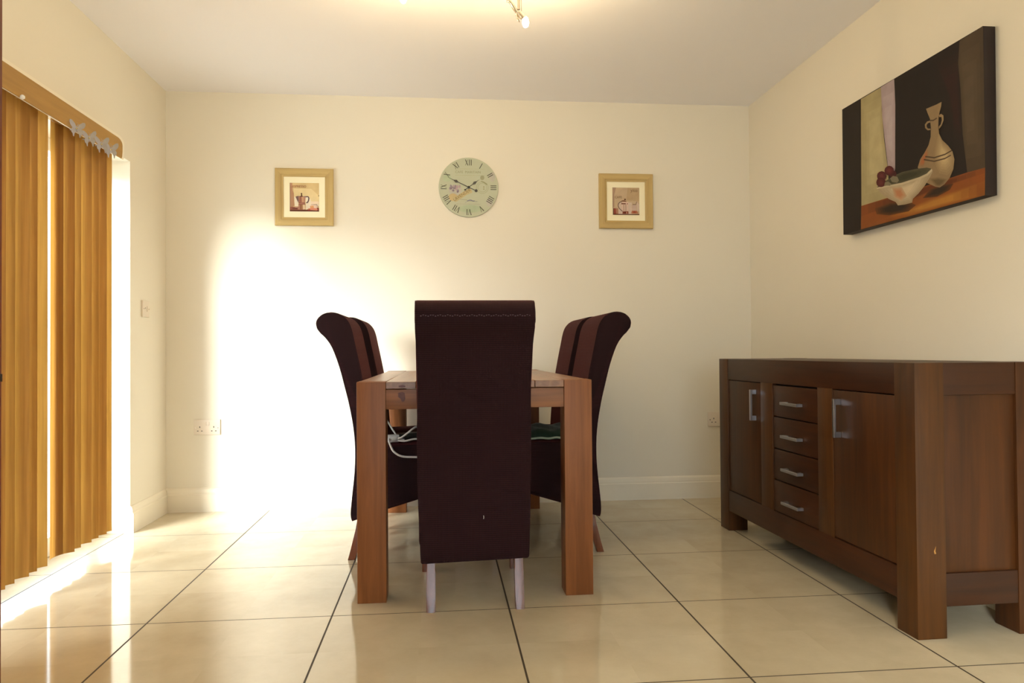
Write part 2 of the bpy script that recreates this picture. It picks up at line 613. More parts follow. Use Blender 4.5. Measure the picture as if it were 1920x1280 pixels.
skirt('baseboard_far', (XL, YB, 0), (XR, YB, 0), (0, -1))
skirt('baseboard_left', (XL, PY1, 0), (XL, YB - 0.016, 0), (1, 0))
skirt('baseboard_right', (XR, YN, 0), (XR, YB - 0.016, 0), (-1, 0))

# open timber door at the left edge of the view
bm = bmesh.new()
LX0, LX1, LY0, LY1 = -1.50, -0.681, 1.157, 1.20
box(bm, (LX0, LY0, 0.008), (LX1, LY1, 1.98), 0.002)
for z0, z1 in ((0.22, 0.86), (1.04, 1.80)):
    for yy, s in ((LY0, -1), (LY1, 1)):
        box(bm, (LX0 + 0.14, min(yy, yy + s * 0.006), z0), (LX1 - 0.14, max(yy, yy + s * 0.006), z1), 0.004)
d2 = struct('door_2', bm, DOORW, 40)
boxobj('latch', (LX1 - 0.001, LY0 + 0.010, 0.846), (LX1 + 0.003, LY1 - 0.004, 0.858), STEEL, d2)
for z in (0.25, 1.00, 1.72):
    bm = bmesh.new()
    tube(bm, [(-1.515, LY1 - 0.006, z - 0.05), (-1.515, LY1 - 0.006, z + 0.05)], 0.008)
    box(bm, (-1.545, LY1 - 0.012, z - 0.045), (-1.497, LY1, z + 0.045))
    obj('hinge', bm, STEEL, d2)

# ------------------------------------------------------------------ vertical blind over the patio door
bl = thing('vertical_blind', 'wood-look vertical blind with a slim valance hanging over the bright patio door', 'blind', (-1.547, 2.545, 0.0))


def L(x, y, z):
    return (x + 1.547, y - 2.545, z)


boxobj('headrail', L(-1.566, 1.50, 1.8325), L(-1.530, 3.55, 1.850), VALW, bl, 0.002)
for y in (1.75, 2.58, 3.30):
    bm = bmesh.new()
    box(bm, L(-1.545, y, 1.868), L(-1.497, y + 0.03, 1.872))
    box(bm, L(-1.545, y, 1.856), L(-1.541, y + 0.03, 1.868))
    obj('bracket', bm, PVC, bl)


def valance(name, x0, x1, y0, y1, z0, z1, rnd, mat):
    """Flat strip with its far upper corner rounded."""
    b_ = bmesh.new()
    prof = [(y0, z0), (y1 - 0.012, z0)]
    prof += [(y1 - 0.004, z0 + 0.012), (y1, z0 + 0.04)]
    for k in range(7):
        a = k / 6 * PI / 2
        prof.append((y1 - rnd + rnd * math.cos(a), z1 - rnd * 0.5 + rnd * 0.5 * math.sin(a)))
    prof.append((y0, z1))
    A = [b_.verts.new(L(x0, y, z)) for y, z in prof]
    B = [b_.verts.new(L(x1, y, z)) for y, z in prof]
    b_.faces.new(A)
    b_.faces.new(B[::-1])
    for i in range(len(prof)):
        b_.faces.new((A[i], B[i], B[(i + 1) % len(prof)], A[(i + 1) % len(prof)]))
    return obj(name, b_, mat, bl)


valance('valance', -1.491, -1.487, 1.47, 3.556, 1.8035, 1.893, 0.05, VALW)
valance('valance_backing', -1.497, -1.4915, 1.465, 3.585, 1.8035, 1.909, 0.055, TRIM)


def vane(y, ang, x=-1.547, z0=0.0715, z1=1.832):
    """One slat: shallow curved section; ang = turn of its width from the track towards the room."""
    b_ = bmesh.new()
    rows = []
    W, sag = 0.089, -0.010
    for z in (z0, z0 + 0.03, 0.6, 1.2, z1 - 0.03, z1):
        row = []
        w = W
        for k in range(7):
            t = k / 6 - 0.5
            a, c = t * w, sag * (2 / 3 - 4 * t * t)
            dx = math.sin(ang) * a + math.cos(ang) * c
            dy = math.cos(ang) * a - math.sin(ang) * c
            row.append(b_.verts.new((dx, dy, z)))
        rows.append(row)
    for r0, r1 in zip(rows, rows[1:]):
        for k in range(6):
            b_.faces.new((r0[k], r0[k + 1], r1[k + 1], r1[k]))
    o = obj('vane', b_, VANE, bl, 60)
    o.location = (x + 1.547, y - 2.545, 0)
    return o


for k in range(15):
    vane(1.556 + k * 0.0737, R(6 if k < 5 else 22))
for tip, a in ((2.702, 33), (2.768, 24), (2.848, 34), (2.914, 23), (2.979, 29)):
    vane(tip - 0.0445 * math.cos(R(a)), R(a))
vane(3.104, R(4), x=-1.556)
for tip, a in ((3.181, 34), (3.248, 24), (3.332, 31), (3.407, 23), (3.475, 31), (3.537, 24)):
    vane(tip - 0.0445 * math.cos(R(a)), R(a))
bm = bmesh.new()
lathe(bm, [(0.003, -0.008), (0.008, -0.004), (0.008, 0.004), (0.003, 0.008)], 12, L(-1.481, 2.727, 1.806))
obj('clip', bm, PVC, bl)

# butterflies clipped along the valance
WING = plain('butterfly_wing', lin(166, 164, 172), 0.5, var=0.15, scale=60)
WINGB = plain('butterfly_wing_far', lin(158, 154, 152), 0.5, var=0.15, scale=60)
GEM = plain('butterfly_gem', lin(235, 215, 150), 0.2, metal=0.6)


def butterfly(y, z, roll, size, label):
    t = thing('butterfly_clip', label, 'butterfly ornament', (-1.487, y, z), 0, 'butterflies clipped to the valance')
    up = [(0.0, 0.004), (0.010, 0.024), (0.024, 0.036), (0.034, 0.037), (0.036, 0.026), (0.030, 0.012), (0.020, 0.002)]
    lo = [(0.020, 0.002), (0.026, -0.008), (0.024, -0.020), (0.018, -0.025), (0.016, -0.037), (0.012, -0.038), (0.010, -0.024), (0.004, -0.014), (0.0, -0.004)]
    out = [(a_ * size, b_ * size) for a_, b_ in up + lo[1:]]
    P0 = Vector((0.026, 0, 0))

    def pt(a_, h, d, n, off):
        # roll about the outward axis, so the whole ornament leans
        yy, zz = d.y * a_, h
        q = Vector((d.x * a_, yy * math.cos(roll) - zz * math.sin(roll), yy * math.sin(roll) + zz * math.cos(roll)))
        return P0 + q + n * off
    for d, mt in ((Vector((-0.50, -0.86, 0)), WING), (Vector((0.70, 0.71, 0)), WINGB)):
        n = Vector((d.y, -d.x, 0))
        b_ = bmesh.new()
        lay = [[b_.verts.new(pt(a_, h, d, n, off)) for a_, h in out] for off in (0.0, 0.0011)]
        b_.faces.new(lay[0])
        b_.faces.new(lay[1][::-1])
        for i_ in range(len(out)):
            j_ = (i_ + 1) % len(out)
            b_.faces.new((lay[0][i_], lay[1][i_], lay[1][j_], lay[0][j_]))
        obj('wing', b_, mt, t)
    z_ = Vector((0, -math.sin(roll), math.cos(roll)))
    b_ = bmesh.new()
    tube(b_, [P0 - z_ * 0.017 * size, P0 - z_ * 0.006, P0 + z_ * 0.006, P0 + z_ * 0.014 * size], 0.002, 8, [0.001, 0.0026, 0.003, 0.0018])
    tube(b_, [(-0.001, 0, -0.004), (0.012, 0, -0.002), P0], 0.0018, 8)
    for s in (-1, 1):
        tube(b_, [P0 + z_ * 0.012 * size, P0 + z_ * 0.021 * size + Vector((0.003, s * 0.004, 0)), P0 + z_ * 0.027 * size + Vector((0.003, s * 0.009, 0))], 0.0006, 6)
    obj('body', b_, WING, t, 60)
    b_ = bmesh.new()
    lathe(b_, [(0.001, -0.0035), (0.0038, 0), (0.001, 0.0035)], 10, P0 + Vector((0.003, -0.008, 0.0)), 'X')
    obj('gem', b_, GEM, t)
    return t


butterfly(3.072, 1.798, R(-4), 0.88, 'grey butterfly ornament clipped to the valance, nearest the door frame at the left')
butterfly(3.176, 1.790, R(12), 0.84, 'grey butterfly ornament on the valance, second from the left')
butterfly(3.288, 1.796, R(8), 0.90, 'grey butterfly ornament on the valance, third from the left')
butterfly(3.376, 1.797, R(4), 0.92, 'grey butterfly ornament nearest the rounded end of the valance')

# ------------------------------------------------------------------ dining table
tb = thing('dining_table', 'chunky brown wooden dining table with square legs in the middle of the room', 'table', (0.12, 3.39, 0))
TX0, TX1, TY0, TY1, TZ = -0.302 - 0.12, 0.545 - 0.12, 2.615 - 3.39, 4.165 - 3.39, 0.783
for lx0, lx1 in ((TX0, TX0 + 0.102), (TX1 - 0.102, TX1)):
    for ly0, ly1 in ((TY0, TY0 + 0.095), (TY1 - 0.095, TY1)):
        bm = bmesh.new()
        box(bm, (lx0, ly0, 0), (lx1, ly1, TZ), 0.003)
        obj('leg', bm, T_Z, tb, 40)
bm = bmesh.new()
nb = 6
for i in range(nb):
    a = TX0 + 0.102 + (TX1 - TX0 - 0.204) * i / nb
    b = TX0 + 0.102 + (TX1 - TX0 - 0.204) * (i + 1) / nb
    box(bm, (a + 0.0006, TY0 + 0.002, TZ - 0.026), (b - 0.0006, TY1 - 0.002, TZ - 0.001), 0.0015, 1)
for a, b in ((TX0 + 0.002, TX0 + 0.102), (TX1 - 0.102, TX1 - 0.002)):
    box(bm, (a + 0.0004, TY0 + 0.0955, TZ - 0.026), (b - 0.0004, TY1 - 0.0955, TZ - 0.001), 0.0015, 1)
obj('tabletop', bm, T_Y, tb, 40)
ZA0, ZA1 = 0.684, TZ - 0.0285
for lo, hi, mt in (((TX0 + 0.102, TY0 + 0.006, ZA0), (TX1 - 0.102, TY0 + 0.03, ZA1), T_X), ((TX0 + 0.102, TY1 - 0.03, ZA0), (TX1 - 0.102, TY1 - 0.006, ZA1), T_X),
                   ((TX0 + 0.006, TY0 + 0.095, ZA0), (TX0 + 0.03, TY1 - 0.095, ZA1), T_Y), ((TX1 - 0.03, TY0 + 0.095, ZA0), (TX1 - 0.006, TY1 - 0.095, ZA1), T_Y)):
    boxobj('apron', lo, hi, mt, tb, 0.002)
# the worn marks where a chair back has rubbed the near end
SCUFF = plain('rubbed_patch', lin(92, 44, 32), 0.5, var=0.3, scale=120)
for pts, yy in (([(-.276, .742), (-.262, .746), (-.253, .742), (-.251, .722), (-.255, .712), (-.262, .710), (-.268, .722), (-.276, .728)], TY0 + 0.0058),
                ([(-.275, .768), (-.262, .770), (-.250, .768), (-.250, .763), (-.262, .762), (-.273, .764)], TY0 + 0.0018)):
    bm = bmesh.new()
    va = [bm.verts.new((x, yy, z)) for x, z in pts]
    vb = [bm.verts.new((x, yy + 0.001, z)) for x, z in pts]
    bm.faces.new(va)
    bm.faces.new(vb[::-1])
    for i in range(len(pts)):
        bm.faces.new((va[i], vb[i], vb[(i + 1) % len(pts)], va[(i + 1) % len(pts)]))
    obj('rubbed_mark', bm, SCUFF, tb)

# ------------------------------------------------------------------ dining chairs
BACK = [(.022, .168), (.016, .20), (.022, .27), (.034, .38), (.037, .48), (.030, .57), (.014, .66), (-.006, .742), (-.029, .83),
        (-.058, .91), (-.086, .952), (-.110, .975), (-.124, 1.003), (-.121, 1.028), (-.100, 1.049), (-.062, 1.060), (-.020, 1.050),
        (.010, 1.022), (.026, .985), (.038, .93), (.055, .85), (.072, .76), (.086, .66), (.095, .56), (.100, .48), (.102, .36), (.104, .195)]


def make_chair(name):
    t = thing(name, '', 'chair')
    prof = [(p[0], p[1]) for p in spline([(a, b) for a, b in BACK[:-1]], 3)]
    prof.append(BACK[-1])
    bm_ = bmesh.new()
    extrude_y(bm_, prof, -0.1985, 0.1985, 0.023, 5)
    for v in bm_.verts:                                 # narrower towards the floor, full at the top, slightly domed back
        z = v.co.z
        k = 1.0 if z > 0.5 else 1.0 - 0.06 * ((0.5 - z) / 0.33) ** 1.5
        if 0.62 < z < 0.95:
            k *= 1.0 - 0.022 * math.sin((z - 0.62) / 0.33 * PI)
        v.co.y *= k
        if z < 0.215:                                   # the hem rises a little in the middle
            v.co.z += 0.012 * (1 - (v.co.y / 0.19) ** 2) - 0.010 * max(0, v.co.y / 0.19) ** 2
    obj('backrest', bm_, KNIT, t, 45)
    bm_ = bmesh.new()
    seat = [(.098, .196), (.504, .318), (.510, .36), (.511, .43), (.504, .462), (.486, .480), (.45, .488), (.30, .491), (.098, .484)]
    extrude_y(bm_, seat, -0.2045, 0.2045, 0.016, 3)
    for v in bm_.verts:
        x = v.co.x
        v.co.y *= 0.955 + 0.045 * min(1, max(0, (x - 0.09) / 0.36))
        if v.co.z > 0.44:
            v.co.z += 0.010 * (1 - (v.co.y / 0.21) ** 2)
        elif v.co.z < 0.335 and x > 0.15:
            v.co.z += 0.005 * math.sin(v.co.y * 24 + x * 17)
    obj('seat', bm_, KNIT, t, 45)
    for s in (-1, 1):                                   # swept-back rear legs
        bm_ = bmesh.new()
        pr = [(0.052, 0.235), (0.034, 0.13), (0.014, 0.05), (0.0, 0.0), (0.031, 0.0), (0.046, 0.05), (0.066, 0.13), (0.090, 0.235)]
        extrude_y(bm_, pr, s * 0.153 - 0.0155, s * 0.153 + 0.0155, 0.003, 2)
        obj('leg', bm_, LEGW, t, 40)
    for s in (-1, 1):
        bm_ = bmesh.new()
        pr = [(0.455, 0.34), (0.466, 0.0), (0.497, 0.0), (0.503, 0.34)]
        extrude_y(bm_, pr, s * 0.178 - 0.017, s * 0.178 + 0.017, 0.003, 2)
        obj('leg', bm_, LEGW, t, 40)
    bm_ = bmesh.new()                                   # row of stitches across the scroll and down the near edge
    n = 46
    for i in range(n):
        y = -0.178 + 0.356 * i / (n - 1)
        dz = 0.002 * math.sin(i * 1.9)
        box(bm_, (-0.1262, y - 0.0022, 1.006 + dz - 0.0012), (-0.1225, y + 0.0022, 1.006 + dz + 0.0012))
    obj('stitching', bm_, SEAM, t)
    return t


def children_of(o):
    return [c for c in bpy.data.objects if c.parent == o]


def copy_tree(o):
    c = o.copy()
    COL.objects.link(c)
    for ch in children_of(o):
        d = ch.copy()
        COL.objects.link(d)
        d.parent = c
    return c


chair = make_chair('dining_chair')
CH = [((0.111, 2.497), PI / 2, 'maroon scroll-back dining chair at the near end of the table, its back to the viewer'),
      ((-0.406, 3.335), 0.0, 'maroon scroll-back chair left of the table, the nearer one, with white cables on its seat'),
      ((-0.380, 3.775), 0.0, 'maroon scroll-back dining chair on the left of the table, mostly hidden behind its neighbour'),
      ((0.708, 3.330), PI, 'maroon scroll-back dining chair on the right of the table, nearer one, holding green cloth'),
      ((0.694, 3.775), PI, 'maroon scroll-back dining chair on the right of the table, farther one beside the wall')]
for i, ((x, y), rz, lab) in enumerate(CH):
    o = chair if i == 0 else copy_tree(chair)
    o.location = (x, y, 0)
    o.rotation_euler = (0, 0, rz)
    o['label'] = lab
    o['group'] = 'dining chairs round the table'
# a loose white thread caught on the near chair's back
bm = bmesh.new()
tube(bm, [(0.0135, -0.029, 0.322), (0.0115, -0.030, 0.317), (0.0125, -0.029, 0.311)], 0.0009, 6)
tr_ = obj('loose_thread', bm, PVC, chair)
tr_['label'] = 'tiny white loose thread'

# things left on the seats
bm = bmesh.new()
box(bm, (-0.024, -0.016, 0), (0.024, 0.016, 0.032), 0.004)
ad = thing('plug_adapter', 'pale grey plug adapter on the left chair seat, beside the table leg', 'plug', (-0.213, 3.188, 0.499), R(20))
obj('body', bm, CABLE, ad, 40)
bm = bmesh.new()
box(bm, (-0.012, -0.0175, 0.008), (0.012, -0.015, 0.024), 0.001)
obj('switch', bm, PVC, ad, 40)
br = thing('power_brick', 'black power brick on the left chair seat, behind the plug adapter', 'charger', (-0.150, 3.262, 0.4995), R(24))
bm = bmesh.new()
box(bm, (-0.060, -0.028, 0), (0.060, 0.028, 0.030), 0.006)
obj('body', bm, BLACK, br, 40)
bm = bmesh.new()
tube(bm, [(0.060, 0, 0.012), (0.078, 0, 0.012)], 0.005, 10, [0.006, 0.0035])
obj('strain_relief', bm, BLACK, br, 60)


def cable(pts, r, label, mat=None):
    b_ = bmesh.new()
    tube(b_, spline(pts, 8), r, 8)
    o = obj('cable', b_, mat or CABLE, None, 60)
    tag(o, label, 'cable', 'cables on the left chair')
    return o


cable([(-0.312, 3.30, 0.645), (-0.285, 3.27, 0.632), (-0.245, 3.225, 0.595), (-0.215, 3.205, 0.55), (-0.188, 3.200, 0.515), (-0.165, 3.20, 0.506)],
      0.0040, 'white cable leaning up the backrest of the left chair')
cable([(-0.190, 3.178, 0.515), (-0.175, 3.172, 0.520), (-0.150, 3.168, 0.538), (-0.125, 3.165, 0.558), (-0.105, 3.19, 0.56), (-0.06, 3.24, 0.52), (-0.03, 3.28, 0.502)],
      0.0042, 'white cable arching over the black power brick')
cable([(-0.190, 3.165, 0.508), (-0.16, 3.158, 0.506), (-0.12, 3.162, 0.513), (-0.08, 3.18, 0.508), (0.0, 3.22, 0.505)],
      0.0042, 'white cable lying across the left chair seat')
cable([(-0.222, 3.170, 0.512), (-0.228, 3.150, 0.512), (-0.220, 3.128, 0.492), (-0.205, 3.115, 0.467), (-0.175, 3.113, 0.448), (-0.13, 3.113, 0.443), (-0.08, 3.114, 0.445), (-0.02, 3.118, 0.47), (0.02, 3.135, 0.502), (0.05, 3.17, 0.504)],
      0.0045, 'white cable looping down over the edge of the left chair seat')

gc = thing('folded_cloth', 'dark green folded cloth with a pale edge on the right chair seat', 'cloth', (0.46, 3.30, 0.4995))
bm = bmesh.new()
nx, ny = 14, 14
grid = {}
for i in range(nx + 1):
    for j in range(ny + 1):
        x = -0.13 + 0.26 * i / nx
        y = -0.135 + 0.27 * j / ny
        e = min(1, 8 * min(i / nx, 1 - i / nx, j / ny, 1 - j / ny))
        h = 0.010 + e * 0.026 + 0.006 * math.sin(i * 1.1 + j * 0.6) * e + 0.012 * (j / ny) * e
        grid[i, j, 1] = bm.verts.new((x, y, h))
        grid[i, j, 0] = bm.verts.new((x, y, 0.0012))
for i in range(nx):
    for j in range(ny):
        bm.faces.new((grid[i, j, 1], grid[i + 1, j, 1], grid[i + 1, j + 1, 1], grid[i, j + 1, 1]))
        bm.faces.new((grid[i, j, 0], grid[i, j + 1, 0], grid[i + 1, j + 1, 0], grid[i + 1, j, 0]))
for i in range(nx):
    for j in (0, ny):
        bm.faces.new((grid[i, j, 0], grid[i + 1, j, 0], grid[i + 1, j, 1], grid[i, j, 1]))
for j in range(ny):
    for i in (0, nx):
        bm.faces.new((grid[i, j, 0], grid[i, j + 1, 0], grid[i, j + 1, 1], grid[i, j, 1]))
obj('cloth', bm, GREEN, gc, 70)
bm = bmesh.new()
tube(bm, [(-0.128 + 0.256 * k / 24, -0.137 + 0.003 * math.sin(k * 1.3), 0.0065 + 0.002 * math.sin(k * 0.9)) for k in range(25)], 0.005, 8)
obj('hem', bm, PALECLOTH, gc, 70)

# ------------------------------------------------------------------ sideboard
sb = thing('sideboard', 'long dark wooden sideboard with two doors and four drawers against the right wall', 'sideboard', (1.436, 2.089, 0), R(1.573))
SLN, SDP, SH, LG = 1.465, 0.420, 0.843, 0.097     # length, depth, height, post width


def sbox(name, lo, hi, mat, bev=0.0025, parent=sb):
    return boxobj(name, lo, hi, mat, parent, bev)


for x0, x1 in ((0.0, LG), (0.341, SDP)):
    for y0 in (0.0, SLN - LG):
        sbox('leg', (x0, y0, 0), (x1, y0 + LG, SH), S_ZD if x0 == 0.0 else S_Z)  # rear posts in the darker wood, their shading put into the colour
sbox('top_panel', (LG, 0.03, SH - 0.03), (0.341, SLN - 0.03, SH - 0.0006), S_Y)
bm = bmesh.new()
box(bm, (0.002, LG, 0.742), (0.03, SLN - LG, SH - 0.0006), 0.002)
box(bm, (0.03, LG, SH - 0.03), (LG, SLN - LG, SH - 0.0006), 0.002)
obj('top_rail', bm, S_Y, sb, 40)
bm = bmesh.new()
box(bm, (SDP - 0.03, LG, 0.742), (SDP - 0.002, SLN - LG, SH - 0.0006), 0.002)
box(bm, (0.341, LG, SH - 0.03), (SDP - 0.03, SLN - LG, SH - 0.0006), 0.002)
obj('top_rail', bm, S_Y, sb, 40)
sbox('bottom_rail', (0.002, LG, 0.097), (0.03, SLN - LG, 0.198), S_Y)
sbox('bottom_rail', (SDP - 0.03, LG, 0.097), (SDP - 0.002, SLN - LG, 0.198), S_Y)
for y0, y1, yp0, yp1 in ((0.002, 0.03, 0.012, 0.024), (SLN - 0.03, SLN - 0.002, SLN - 0.024, SLN - 0.012)):
    sbox('end_rail', (LG, y0, 0.743), (0.341, y1, SH - 0.0006), S_X)
    sbox('end_rail', (LG, y0, 0.096), (0.341, y1, 0.197), S_X)
    sbox('end_panel', (LG - 0.004, yp0, 0.19), (0.345, yp1, 0.75), S_Z)
sbox('base_board', (0.03, 0.03, 0.15), (SDP - 0.03, SLN - 0.03, 0.168), GAP, 0)
sbox('back_board', (SDP - 0.026, 0.05, 0.19), (SDP - 0.014, SLN - 0.05, 0.75), GAP, 0)
sbox('inner_board', (0.026, 0.05, 0.168), (0.034, SLN - 0.05, 0.76), GAP, 0)
for y0, y1 in ((0.454, 0.556), (0.916, 1.024)):
    sbox('stile', (0.003, y0, 0.196), (0.026, y1, 0.744), S_ZD)


def bar_handle(parent, vertical, y, z, length):
    """Flat D-handle: two square posts and a bar."""
    b_ = bmesh.new()
    p = 0.027
    x1 = 0.0052
    if vertical:
        for zz in (z, z + length - 0.021):
            box(b_, (x1 - p, y - 0.006, zz), (x1, y + 0.006, zz + 0.021), 0.0008, 1)
        box(b_, (x1 - p - 0.001, y - 0.006, z), (x1 - p + 0.008, y + 0.006, z + length), 0.001, 1)
    else:
        for yy in (y, y + length - 0.021):
            box(b_, (x1 - p, yy, z - 0.006), (x1, yy + 0.021, z + 0.006), 0.0008, 1)
        box(b_, (x1 - p - 0.001, y, z - 0.006), (x1 - p + 0.008, y + length, z + 0.006), 0.001, 1)
    return obj('handle', b_, CHROME, parent, 30)


for y0, y1, hy in ((LG + 0.002, 0.452, 0.408), (1.026, SLN - LG - 0.002, 1.076)):
    d = sbox('door', (0.005, y0, 0.202), (0.024, y1, 0.738), S_Z, 0.002)
    bar_handle(d, True, hy, 0.568, 0.139)
zs = [0.198, 0.333, 0.466, 0.602, 0.740]
for k in range(4):
    d = sbox('drawer', (0.006, 0.559, zs[k] + 0.0025), (0.024, 0.913, zs[k + 1] - (0.006 if k == 3 else 0.0025)), S_Y, 0.002)
    bar_handle(d, False, 0.668, [0.253, 0.390, 0.527, 0.664][k], 0.135)
# small chip on the near post
bm = bmesh.new()
v = [bm.verts.new(p) for p in ((0.056, -0.0003, 0.268), (0.060, -0.0003, 0.276), (0.063, -0.0003, 0.283), (0.061, -0.0003, 0.268), (0.0635, -0.0003, 0.260), (0.058, -0.0003, 0.259))]
bm.faces.new(v)
obj('chip_mark', bm, plain('bare_wood', lin(176, 128, 64), 0.7), sb)

# ------------------------------------------------------------------ canvas painting on the right wall
PAINT_W, PAINT_H = 0.868, 0.573
cp = thing('canvas_painting', 'still-life canvas of a jug and bowl in dark tones hung above the sideboard', 'painting', (1.8725, 2.708, 1.692), 0)
cp.rotation_euler = (R(0.4), 0, 0)
boxobj('canvas', (-0.044, -PAINT_W / 2, -PAINT_H / 2), (0.0, PAINT_W / 2, PAINT_H / 2), plain('canvas_edge', lin(38, 24, 20), 0.7, var=0.15, scale=20), cp, 0.002)
A = {
    'left_band': [(0.0, 1.0), (0.172, 0.994), (0.162, 0.003), (-0.0, -0.0)] ,
    'beige': [(0.172, 0.994), (0.344, 0.994), (0.343, 0.837), (0.36, 0.605), (0.386, 0.386), (0.398, 0.172), (0.167, 0.181)] ,
    'lav': [(0.339, 0.995), (0.442, 0.997), (0.448, 0.808), (0.442, 0.364), (0.433, 0.329), (0.389, 0.385), (0.365, 0.603), (0.347, 0.782)] ,
    'right': [(0.871, 0.993), (1.0, 1.0), (1.003, 0.159), (0.906, 0.168), (0.893, 0.308), (0.883, 0.412), (0.873, 0.697), (0.862, 0.861)] ,
    'red': [(0.713, 0.988), (0.868, 0.99), (0.873, 0.697), (0.881, 0.413), (0.89, 0.309), (0.836, 0.378), (0.793, 0.719)] ,
    'table': [(0.167, 0.181), (0.398, 0.172), (0.592, 0.171), (0.906, 0.168), (1.003, 0.162), (1.0, 0.0), (0.162, 0.003)] ,
    'tdark': [(0.167, 0.181), (0.592, 0.171), (0.906, 0.168), (1.003, 0.162), (1.003, 0.13), (0.753, 0.126), (0.59, 0.111), (0.355, 0.105), (0.166, 0.102)] ,
    'tgold': [(0.684, 0.079), (1.002, 0.085), (1.0, 0.0), (0.511, 0.0), (0.352, 0.034)] ,
    'sh1': [(0.284, 0.127), (0.397, 0.137), (0.54, 0.103), (0.588, 0.063), (0.538, 0.035), (0.394, 0.047), (0.297, 0.083)] ,
    'sh2': [(0.685, 0.138), (0.775, 0.141), (0.828, 0.127), (0.806, 0.095), (0.729, 0.076), (0.637, 0.095)] ,
    'vase': [(0.664, 0.676), (0.691, 0.674), (0.731, 0.671), (0.763, 0.672), (0.76, 0.644), (0.75, 0.614), (0.744, 0.588), (0.741, 0.526), (0.745, 0.477), (0.764, 0.427), (0.799, 0.377), (0.824, 0.332), (0.836, 0.276), (0.829, 0.217), (0.806, 0.169), (0.775, 0.141), (0.746, 0.13), (0.72, 0.143), (0.664, 0.187), (0.625, 0.256), (0.605, 0.312), (0.622, 0.359), (0.653, 0.394), (0.678, 0.431), (0.692, 0.478), (0.694, 0.537), (0.689, 0.598), (0.674, 0.642)] ,
    'vlight': [(0.742, 0.479), (0.764, 0.427), (0.799, 0.377), (0.826, 0.326), (0.835, 0.274), (0.826, 0.218), (0.793, 0.191), (0.745, 0.221), (0.719, 0.29), (0.716, 0.373), (0.729, 0.438)] ,
    'vorange': [(0.671, 0.416), (0.679, 0.377), (0.657, 0.339), (0.644, 0.302), (0.609, 0.313), (0.624, 0.358)] ,
    'vdark': [(0.676, 0.212), (0.733, 0.202), (0.797, 0.167), (0.775, 0.141), (0.746, 0.13), (0.72, 0.143)] ,
    'band1': [(0.658, 0.368), (0.715, 0.338), (0.781, 0.333), (0.822, 0.341), (0.824, 0.333), (0.781, 0.324), (0.714, 0.329), (0.655, 0.36)] ,
    'band2': [(0.648, 0.352), (0.714, 0.315), (0.78, 0.307), (0.815, 0.313), (0.817, 0.306), (0.78, 0.298), (0.714, 0.306), (0.645, 0.344)] ,
    'neckband': [(0.688, 0.592), (0.711, 0.582), (0.732, 0.586), (0.734, 0.578), (0.711, 0.573), (0.689, 0.583)] ,
    'h1': [(0.745, 0.596), (0.759, 0.597), (0.773, 0.58), (0.774, 0.55), (0.762, 0.521), (0.745, 0.506), (0.744, 0.522), (0.756, 0.532), (0.763, 0.555), (0.761, 0.576), (0.747, 0.581)] ,
    'h2': [(0.689, 0.586), (0.67, 0.59), (0.655, 0.577), (0.657, 0.552), (0.673, 0.53), (0.691, 0.524), (0.691, 0.533), (0.675, 0.541), (0.667, 0.555), (0.667, 0.569), (0.676, 0.576), (0.69, 0.574)] ,
    'bowl': [(0.298, 0.277), (0.36, 0.272), (0.494, 0.243), (0.618, 0.24), (0.698, 0.268), (0.703, 0.247), (0.688, 0.219), (0.652, 0.174), (0.609, 0.135), (0.57, 0.111), (0.565, 0.087), (0.514, 0.089), (0.463, 0.098), (0.448, 0.126), (0.398, 0.162), (0.351, 0.204), (0.317, 0.248)] ,
    'bowlo': [(0.421, 0.238), (0.493, 0.218), (0.529, 0.144), (0.49, 0.119), (0.438, 0.161)] ,
    'bowli': [(0.298, 0.277), (0.361, 0.298), (0.43, 0.314), (0.496, 0.32), (0.596, 0.305), (0.667, 0.287), (0.698, 0.268), (0.666, 0.248), (0.618, 0.242), (0.494, 0.246), (0.36, 0.268)] ,
    'rim': [(0.298, 0.277), (0.36, 0.268), (0.494, 0.246), (0.618, 0.242), (0.666, 0.248), (0.698, 0.268), (0.703, 0.254), (0.671, 0.233), (0.618, 0.227), (0.493, 0.231), (0.359, 0.256), (0.306, 0.264)] ,
    'stone': [(0.422, 0.276), (0.409, 0.306), (0.43, 0.317), (0.463, 0.299), (0.475, 0.269), (0.461, 0.257)] ,
    'stone2': [(0.363, 0.271), (0.368, 0.292), (0.395, 0.289), (0.418, 0.264), (0.408, 0.255)] ,
    'c1': [(0.38, 0.332), (0.375, 0.317), (0.361, 0.309), (0.342, 0.312), (0.323, 0.323), (0.309, 0.341), (0.305, 0.361), (0.31, 0.377), (0.325, 0.384), (0.344, 0.382), (0.363, 0.37), (0.376, 0.352)] ,
    'c2': [(0.438, 0.35), (0.433, 0.335), (0.419, 0.328), (0.401, 0.33), (0.382, 0.341), (0.369, 0.359), (0.365, 0.379), (0.371, 0.394), (0.384, 0.401), (0.403, 0.399), (0.421, 0.387), (0.434, 0.369)] ,
    'c3': [(0.375, 0.289), (0.369, 0.274), (0.355, 0.266), (0.336, 0.268), (0.317, 0.279), (0.303, 0.297), (0.299, 0.317), (0.305, 0.333), (0.319, 0.34), (0.338, 0.338), (0.357, 0.326), (0.37, 0.308)] ,
    'c4': [(0.457, 0.32), (0.453, 0.309), (0.443, 0.303), (0.43, 0.305), (0.416, 0.313), (0.407, 0.326), (0.404, 0.34), (0.408, 0.352), (0.418, 0.357), (0.431, 0.355), (0.444, 0.347), (0.454, 0.334)] ,

}


def on_canvas(u, v, h):
    return (-0.0441 - h, PAINT_W / 2 - u * PAINT_W, -PAINT_H / 2 + v * PAINT_H)


